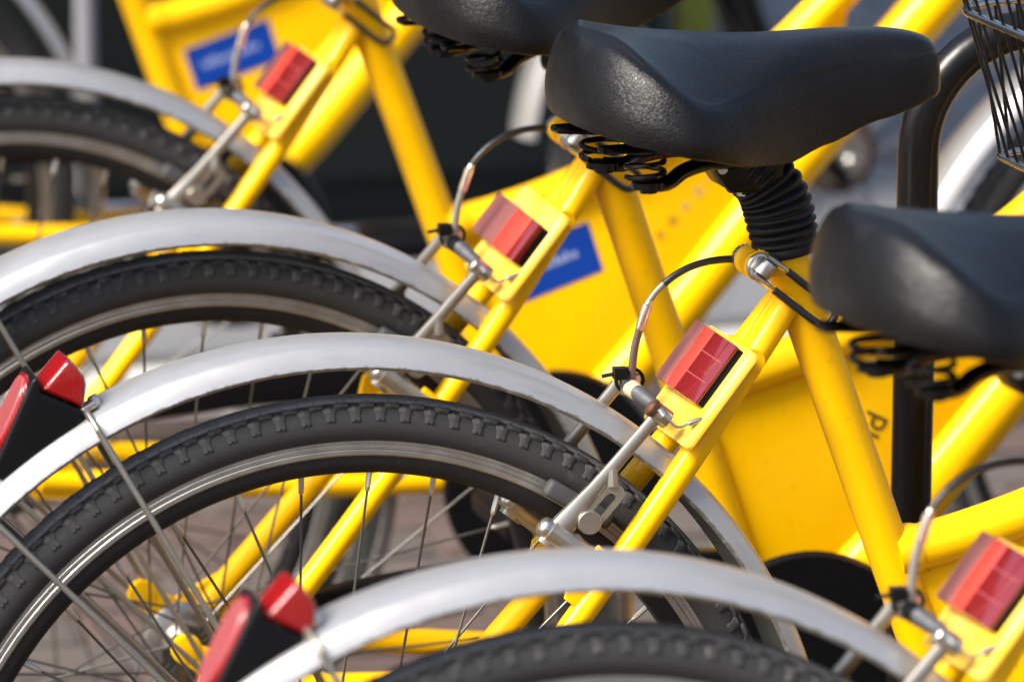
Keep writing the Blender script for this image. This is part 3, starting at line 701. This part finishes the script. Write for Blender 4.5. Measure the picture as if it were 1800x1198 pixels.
    # cable run: housing, ferrule, noodle, bellows, tail
    cab = part('brake_cable', mesh('cable_housing', lambda m: m.add(*tube(catmull([(.3200, .030, .372), (.2960, .024, .3850), (.2740, .021, .3920), (.2560, .020, .3922), (.2412, .020, .3889), (.2300, .020, .3835), (.2215, .020, .3775)], 6), .0026, 12)), ['housing_black']))
    part('cable_housing_end', mesh('cable_end%d' % plain, lambda m: m.add(*tube(catmull([(.2215, .020, .3775), (.2160, .020, .3722), (.2118, .020, .3668)], 4), .0022, 10)), ['housing_black' if plain else 'housing_grey']), cab)
    part('ferrule', mesh('ferrule', lambda m: m.add(*tube([(.2118, .020, .3668), (.2104, .020, .3640), (.2100, .020, .3632), (.2046, .020, .3474), (.2043, .020, .3466)], [.0024, .0024, .0034, .0034, .0028], 16)), ['ferrule']), cab)
    part('noodle', mesh('noodle%d' % plain, lambda m: m.add(*tube(catmull([(.2044, .020, .3474), (.2012, .0205, .3350), (.1996, .021, .3220), (.1990, .021, .3120), (.1996, .019, .3065), (.2008, .014, .3040)], 5), .0028, 12)), ['housing_grey' if plain else 'housing_brown']), cab)
    def holder(m):
        V, F = boxv(0, 0, 0, .014, .012, .015); m.add(frame_pts(V, (.1985, .026, .3085), (1, 0, 0), (0, 1, 0), (0, 0, 1)), F)
    part('cable_stop', mesh('cable_stop', holder, ['brake_alloy'], bevel=.003, seg=2), cab)
    part('cable_collar', mesh('cable_collar%d' % plain, lambda m: m.add(*cyl((.1985, .020, .3065), (.2012, .008, .3045), .0064, 18, r2=.0056)), ['black_plastic' if plain else 'cream_plastic']), cab)
    def bel(m):
        P = [Vector((.2010, .009, .3050)).lerp(Vector((.2042, -.030, .3030)), i/48) for i in range(49)]
        m.add(*tube(P, [.0052-.0012*i/48+.0007*math.sin(i*math.pi*2/4.8) for i in range(49)], 18))
    part('cable_bellows', mesh('cable_bellows', bel, ['bellows_grey']), cab)
    def tie(m):
        o = Vector((.1985, .0255, .3110)); P = []
        for i in range(16):
            a = 2*math.pi*i/16; P.append(o+Vector((math.cos(a)*.0095, 0, math.sin(a)*.0085)))
        m.add(*tube(P, .0014, 6, closed=True, flat=1.6))
        V, F = boxv(-.0075, -.004, .006, .009, .010, .008); m.add([o+Vector(p) for p in V], F)
        m.add(*tube([o+Vector((-.010, -.004, .006)), o+Vector((-.020, -.002, .004))], .0015, 6))
    part('cable_tie', mesh('cable_tie', tie, ['black_plastic']), cab)
    part('cable_tail', mesh('cable_tail', lambda m: (m.add(*tube(catmull([(.2060, -.041, .3010), (.2100, -.0445, .2965), (.2140, -.046, .2920), (.2180, -.046, .2912), (.2240, -.046, .2932)], 4), .0009, 8)), m.add(*tube([(.2235, -.046, .2930), (.2245, -.046, .2934), (.2330, -.046, .2960), (.2336, -.046, .2962)], [.0020, .0022, .0017, .0010], 10)), m.add(*tube([(.2045, -.0415, .3025), (.2075, -.0440, .2985)], .0034, 10)))[0], ['steel']), cab)
    # seat clamp with quick release lever
    def clampm(m):
        o = Vector((.2805, 0, .3925))
        for s in (-1, 1):
            m.add(*tube([o+Vector((0, s*.0055, 0)), o+Vector((0, s*.0065, 0)), o+Vector((0, s*.0120, 0)), o+Vector((0, s*.0130, 0))], [.0096, .0106, .0106, .0096], 24))
            V, F = boxv(.010, s*.0092, .002, .020, .0070, .0185); m.add([o+Vector(p) for p in V], F)
    cl = part('seat_clamp', mesh('seat_clamp', clampm, ['yellow'], ang=45))
    def skew(m):
        o = Vector((.2805, 0, .3925)); m.add(*cyl(o+Vector((0, -.022, 0)), o+Vector((0, .020, 0)), .0045, 14))
        N = 40; V = []
        for yy in (.0132, .0205):
            for i in range(N):
                a = 2*math.pi*i/N; r = .0098 if i % 2 else .0091; V.append(o+Vector((r*math.cos(a), yy, r*math.sin(a))))
        m.add(V, [(i, (i+1) % N, N+(i+1) % N, N+i) for i in range(N)]+[tuple(range(N)), tuple(range(2*N-1, N-1, -1))])
        m.add(*tube([o+Vector((0, -.0132, 0)), o+Vector((0, -.0155, 0)), o+Vector((0, -.0165, 0))], [.0100, .0100, .0085], 24))
        # cam: barrel across the end of the skewer
        ld = Vector((.78, 0, -.62)).normalized(); pd = Vector((.62, 0, .78)).normalized(); c = o+Vector((.001, -.0215, 0))
        m.add(*cyl(c-pd*.0052, c+pd*.0052, .0068, 20))
        for s in (-1, 1): m.add(*tube([c+pd*s*.0078-ld*.004, c+pd*s*.0078+ld*.002, c+pd*s*.0078+ld*.016], [.0055, .0062, .0030], 14, flat=.45, ref=tuple(pd)))
    part('quick_release', mesh('quick_release', skew, ['steel'], bevel=.0005), cl)
    def lev(m):
        o = Vector((.2805, 0, .3925)); ld = Vector((.78, 0, -.62)).normalized(); pd = Vector((.62, 0, .78)).normalized(); c = o+Vector((.001, -.0225, 0))
        a = c+pd*-.0078; b2 = c+pd*.0078
        P = catmull([a+ld*.014, a+ld*.030-Vector((0, .001, 0)), a+ld*.046-Vector((0, .002, 0)), a+ld*.0555-pd*-.0010, a+ld*.0595+pd*.0045, b2+ld*.0595-pd*.0045, b2+ld*.0555, b2+ld*.046-Vector((0, .002, 0)), b2+ld*.030, b2+ld*.014], 5)
        m.add(*tube(P, .0027, 12))
    part('lever', mesh('qr_lever', lev, ['housing_black']), cl)
    # seat post boot, head block, springs, saddle
    part('seatpost_boot', mesh('boot', boot_mesh, ['boot_rubber'], ang=70))
    def blk(m):
        m.add(*prism([(.2400, .4690), (.2560, .4470), (.2610, .4440), (.2800, .4440), (.2950, .4520), (.2960, .4720)], -.020, .020))
    sb = part('saddle_clamp', mesh('saddle_clamp', blk, ['black_paint'], bevel=.002))
    part('clamp_bolt', mesh('clamp_bolt', lambda m: (m.add(*cyl((.2700, -.008, .4440), (.2700, -.008, .4405), .0045, 6)), m.add(*cyl((.252, -.0195, .4610), (.252, -.0225, .4610), .0035, 12)))[0], ['steel']), sb)
    sd_ = part('saddle', mesh('saddle', saddle_mesh, ['saddle_vinyl', 'black_plastic'], ang=70))
    pv = Vector((.300, 0, .455)); Ms = Matrix.Translation((sad[2] if len(sad) > 2 else 0, 0, Z0+sad[0])) @ Matrix.Translation(pv) @ Matrix.Rotation(-sad[1], 4, 'Y') @ Matrix.Translation(-pv)
    sd_.matrix_local = Ms; sb.matrix_local = Ms
    for s in (-1, 1):
        def sp2(m, s=s):
            t = MB(); spring_mesh(t); m.add([(p[0]-(0 if s < 0 else .006), p[1]*s, p[2]) for p in t.v], t.f)
        part('saddle_spring', mesh('saddle_spring%d' % s, sp2, ['black_paint']), sd_)
    # wheels and front end
    wheel(b, 'rear_wheel', (0, 0), phase, individual)
    if front:
        wheel(b, 'front_wheel', (1.140, 0), phase+3)
        def fork(m):
            for s in (-1, 1): m.add(*tube(catmull([(.948, s*.030, .375), (.985, s*.045, .28), (1.045, s*.056, .12), (1.122, s*.060, .002)], 5), [.0135]*5+[.0125]*5+[.010]*6, 16))
            m.add(*tube([(.936, 0, .415), (.946, 0, .388)], .020, 18)); m.add(*cyl((.948, -.036, .376), (.948, .036, .376), .013, 16))
        part('fork', mesh('fork', fork, ['black_paint']))
        fm = mesh('front_mudguard', lambda m: fender_mesh(m, 30, 174, (1.135, .000)), ['aluminium', 'fender_inside'], ang=35, nowarp=True); part('front_mudguard', fm)
        part('steerer', mesh('steerer', lambda m: m.add(*tube(catmull([(.876, 0, .583), (.850, 0, .655), (.835, 0, .70), (.860, 0, .715)], 5), .013, 16)), ['black_paint']))
        part('handlebar', mesh('handlebar', lambda m: m.add(*tube(catmull([(.72, -.27, .735), (.80, -.25, .735), (.855, -.16, .725), (.862, 0, .715), (.855, .16, .725), (.80, .25, .735), (.72, .27, .735)], 6), .0115, 14)), ['black_paint']))
        for s in (-1, 1):
            part('grip', mesh('grip%d' % s, lambda m, s=s: m.add(*tube([(.715, s*.271, .735), (.72, s*.270, .735), (.80, s*.2505, .735)], [.012, .0158, .0158], 16)), ['rubber']))
    return b

def smudge_print():
    def f(m):
        rr = random.Random(5)
        for k in range(6):
            t = k/5; c = Vector((.560+.058*t, -.0050, .160+.062*t)); r = .0052 if k % 2 == 0 else .0042
            P = [c+Vector((r*math.cos(a)*(.8+.3*rr.random()), 0, r*math.sin(a)*(.8+.3*rr.random()))) for a in [2*math.pi*i/10 for i in range(10)]]
            Q = [c+(p-c)*.45 for p in P]
            m.add(P+Q, [(i, (i+1) % 10, 10+(i+1) % 10, 10+i) for i in range(10)], 0 if k < 3 else 1)
    global WARP
    WARP = True
    return mesh('smudge_print', f, ['faded_print', 'grey_print'], smooth=False)
def char_mesh(key, chars, loc, size, ang, material, sy=-.0052):
    def f():
        cu = bpy.data.curves.new(key, 'FONT'); cu.body = chars; cu.size = size; cu.extrude = .0001
        o = bpy.data.objects.new(key, cu); COL.objects.link(o)
        dg = bpy.context.evaluated_depsgraph_get(); me = bpy.data.meshes.new_from_object(o.evaluated_get(dg))
        bpy.data.objects.remove(o)
        Mx = Matrix.Translation((loc[0], sy, loc[1])) @ Matrix.Rotation(-ang, 4, 'Y') @ Matrix.Rotation(R(90), 4, 'X')
        me.transform(Mx); me.materials.clear(); me.materials.append(MATS[material]); return me
    return f

BIKE_B = make_bike('sharply focused yellow bicycle in the middle, its black saddle and worn tyre fully in view', 0, 0, R(2.92608), 0, individual=True, plain=False)
BIKE_A = make_bike('nearest yellow bicycle at the bottom, blurred, its saddle cut by the right edge', .0185, -.5403, R(4.81), R(-.03), phase=82, off=(-.0036, .0015), sad=(-.0085, 0), lamp_rot=2.5, lamp_in=.009)
BIKE_C = make_bike('second yellow bicycle back, behind the sharp one, dark lettering on its frame panel', -.0120, .4737, R(-1.80), R(3.104), off=(.0045, -.0106), sad=(.002, R(4.5), .010), phase=88, short=True, text=char_mesh('lettering_c', 'id', (.5475, .1235), .028, R(62), 'dark_print'), sticker=False)
BIKE_D = make_bike('third yellow bicycle back, blue sticker beneath its low tube left of the pale print', -.0553, 1.0236, R(2.113), R(1.308), off=(.003, -.0091), phase=79, text=smudge_print)
BIKE_E = make_bike('farthest yellow bicycle at the upper left, very blurred, with a whole blue sticker showing', -.125, 2.03, 0, 0, phase=84, crank_deg=0)

WARP = False
# ------------------------------------------------------------------ rack hoop
def hoop_path():
    y = .2; x0 = .4640; zt = .827; r = .085; P = [(x0, y, 0.0), (x0, y, .4), (x0, y, zt-r)]
    for i in range(1, 13):
        a = math.pi-(math.pi/2)*i/12; P.append((x0+r+r*math.cos(a), y, zt-r+r*math.sin(a)))
    x1 = 1.16
    P.append((.8, y, zt))
    for i in range(0, 13):
        a = math.pi/2-(math.pi/2)*i/12; P.append((x1-r+r*math.cos(a), y, zt-r+r*math.sin(a)))
    P += [(x1, y, .4), (x1, y, 0)]
    return P
hoop = thing('bike_rack', 'black painted steel hoop of the bike rack rising behind the near saddles', 'bike rack')
obj('hoop', mesh('rack_hoop', lambda m: m.add(*tube(hoop_path(), .0148, 24)), ['rack_black']), hoop)
for fx in (.4640, 1.16):
    obj('foot_plate', mesh('rack_foot', lambda m: m.add(*lathe([(-.003, .001), (-.003, .05), (.003, .05), (.003, .001)], 32)), ['rack_black']), hoop, (fx, .2, GZ+.010)).rotation_euler = (R(90), 0, 0)

# ------------------------------------------------------------------ wire basket
def basket():
    b = thing('wire_basket', 'black wire basket with bare steel rims at the upper right corner', 'basket')
    cb = Vector((.466, .05, .772)); ct = Vector((.432, .05, .876))
    s1 = Vector((.10, -.995, 0)).normalized(); s2 = Vector((.97, .22, 0)).normalized()
    def outline(c, l1, l2, r, z):
        # rounded quadrilateral, corner c at far left
        a = c; p1 = a+s1*l1; p2 = p1+s2*l2; p3 = a+s2*l2
        P = []
        cs = [a, p1, p2, p3]
        for i in range(4):
            q = cs[i]; pr = (cs[i-1]-q).normalized(); nx = (cs[(i+1) % 4]-q).normalized()
            for k in range(7):
                t = k/6; P.append((q+pr*r)*(1-t)**2+q*2*t*(1-t)+(q+nx*r)*t*t)
        return P
    top = outline(ct, .30, .36, .035, 0); bot = outline(cb, .24, .30, .012, 0)
    ext = outline(ct+Vector((-.030, .004, .085)), .35, .42, .045, 0)
    obj('rim', mesh('basket_rim', lambda m: m.add(*tube(top, .0030, 10, closed=True)), ['basket_steel']), b)
    obj('rim', mesh('basket_bottom_rim', lambda m: m.add(*tube(bot, .0026, 10, closed=True)), ['basket_steel']), b)
    obj('rim', mesh('basket_top_rim', lambda m: m.add(*tube(ext, .0035, 10, closed=True)), ['rack_black']), b)
    def along(P, n):
        P = P+[P[0]]; L = [0]
        for a, c in zip(P, P[1:]): L.append(L[-1]+(c-a).length)
        out = []
        for i in range(n):
            d = L[-1]*i/n
            for j in range(len(P)-1):
                if L[j+1] >= d: out.append(P[j].lerp(P[j+1], (d-L[j])/max(1e-9, L[j+1]-L[j]))); break
        return out
    n = 72; A, B_, C_ = along(top, n), along(bot, n), along(ext, n)
    wm = {}
    for i in range(n):
        P = [C_[i], A[i], B_[i]]
        me = mesh('basket_wire_%d' % i, lambda m: m.add(*tube([P[0], P[1], P[2], P[2]+(Vector((.60, -.06, P[2].z))-P[2]).normalized()*.004], .0012, 6)), ['rack_black'])
        obj('wire', me, b)
    def grid(m):
        for i in range(0, n//2, 3): m.add(*tube([B_[i], B_[(n-i) % n]], .0012, 6))
    g = obj('base_grid', mesh('basket_grid', grid, ['rack_black']), b)
    obj('hook', mesh('basket_hook', lambda m: m.add(*tube(catmull([(.62, .090, .92), (.62, .15, .895), (.62, .20, .864), (.62, .222, .842), (.62, .205, .822)], 5), .004, 10)), ['rack_black']), b)
basket()

# ------------------------------------------------------------------ background
cab = thing('kiosk', 'dark green closed kiosk with plain panels behind the bicycles, enlarged to block the low sky', 'kiosk', (.78, 2.78, GZ+.02))  # dark block behind the bikes, enlarged beyond view to keep low sky out of reflections
obj('body', mesh('kiosk_body', lambda m: m.add(*boxv(-1.47, .9, .96, 3.50, 1.76, 1.82)), ['cabinet_green'], bevel=.012), cab)
obj('plinth', mesh('kiosk_plinth', lambda m: m.add(*boxv(-1.47, .9, .03, 3.54, 1.80, .06)), ['bollard_dark'], bevel=.005), cab)
obj('cornice', mesh('kiosk_cornice', lambda m: m.add(*boxv(-1.47, .9, 1.91, 3.70, 1.96, .08)), ['cabinet_green'], bevel=.012), cab)
for k in range(7):
    obj('panel', mesh('kiosk_panel', lambda m: m.add(*boxv(0, .012, .95, .476, .016, 1.66)), ['cabinet_green'], bevel=.006), cab, (-2.968+k*.4985, 0, 0))
pg = thing('grey_pole', 'slim light grey pole behind the farthest bicycle', 'pole', (.325, 2.70, GZ+.02), me=mesh('grey_pole', lambda m: (m.add(*tube([(0, 0, 0), (0, 0, 1.5)], .0125, 20)), m.add(*tube([(0, 0, 0), (0, 0, .03)], [.03, .022], 20)), m.add(*cyl((0, 0, 1.5), (0, 0, 1.51), .0145, 20, dome=.01)))[0], ['pole_grey']))
op = thing('olive_post', 'olive yellow post between the two focused saddles at the top edge', 'post', (1.396, 3.8, GZ+.02), me=mesh('olive_post', lambda m: (m.add(*boxv(0, 0, .5, .056, .056, 1.0)), m.add(*boxv(0, 0, .01, .1, .1, .02)), m.add(*boxv(0, 0, 1.01, .066, .066, .02)))[0], ['olive'], bevel=.004))
wp_ = thing('pale_post', 'pale narrow post right beside the olive yellow post', 'post', (1.440, 3.83, GZ+.02), me=mesh('pale_post', lambda m: (m.add(*tube([(0, 0, 0), (0, 0, .9)], .014, 16)), m.add(*tube([(0, 0, 0), (0, 0, .02)], .03, 16)), m.add(*cyl((0, 0, .9), (0, 0, .905), .016, 16, dome=.01)))[0], ['pole_grey']))
db = thing('dark_bollard', 'dark bollard at the top edge right of the olive post', 'bollard', (1.49, 3.9, GZ+.02), me=mesh('dark_bollard', lambda m: m.add(*tube([(0, 0, 0), (0, 0, .03), (0, 0, .04), (0, 0, .7), (0, 0, .72), (0, 0, .80), (0, 0, .83), (0, 0, .845)], [.055, .055, .036, .032, .040, .040, .03, .005], 24)), ['bollard_dark']))
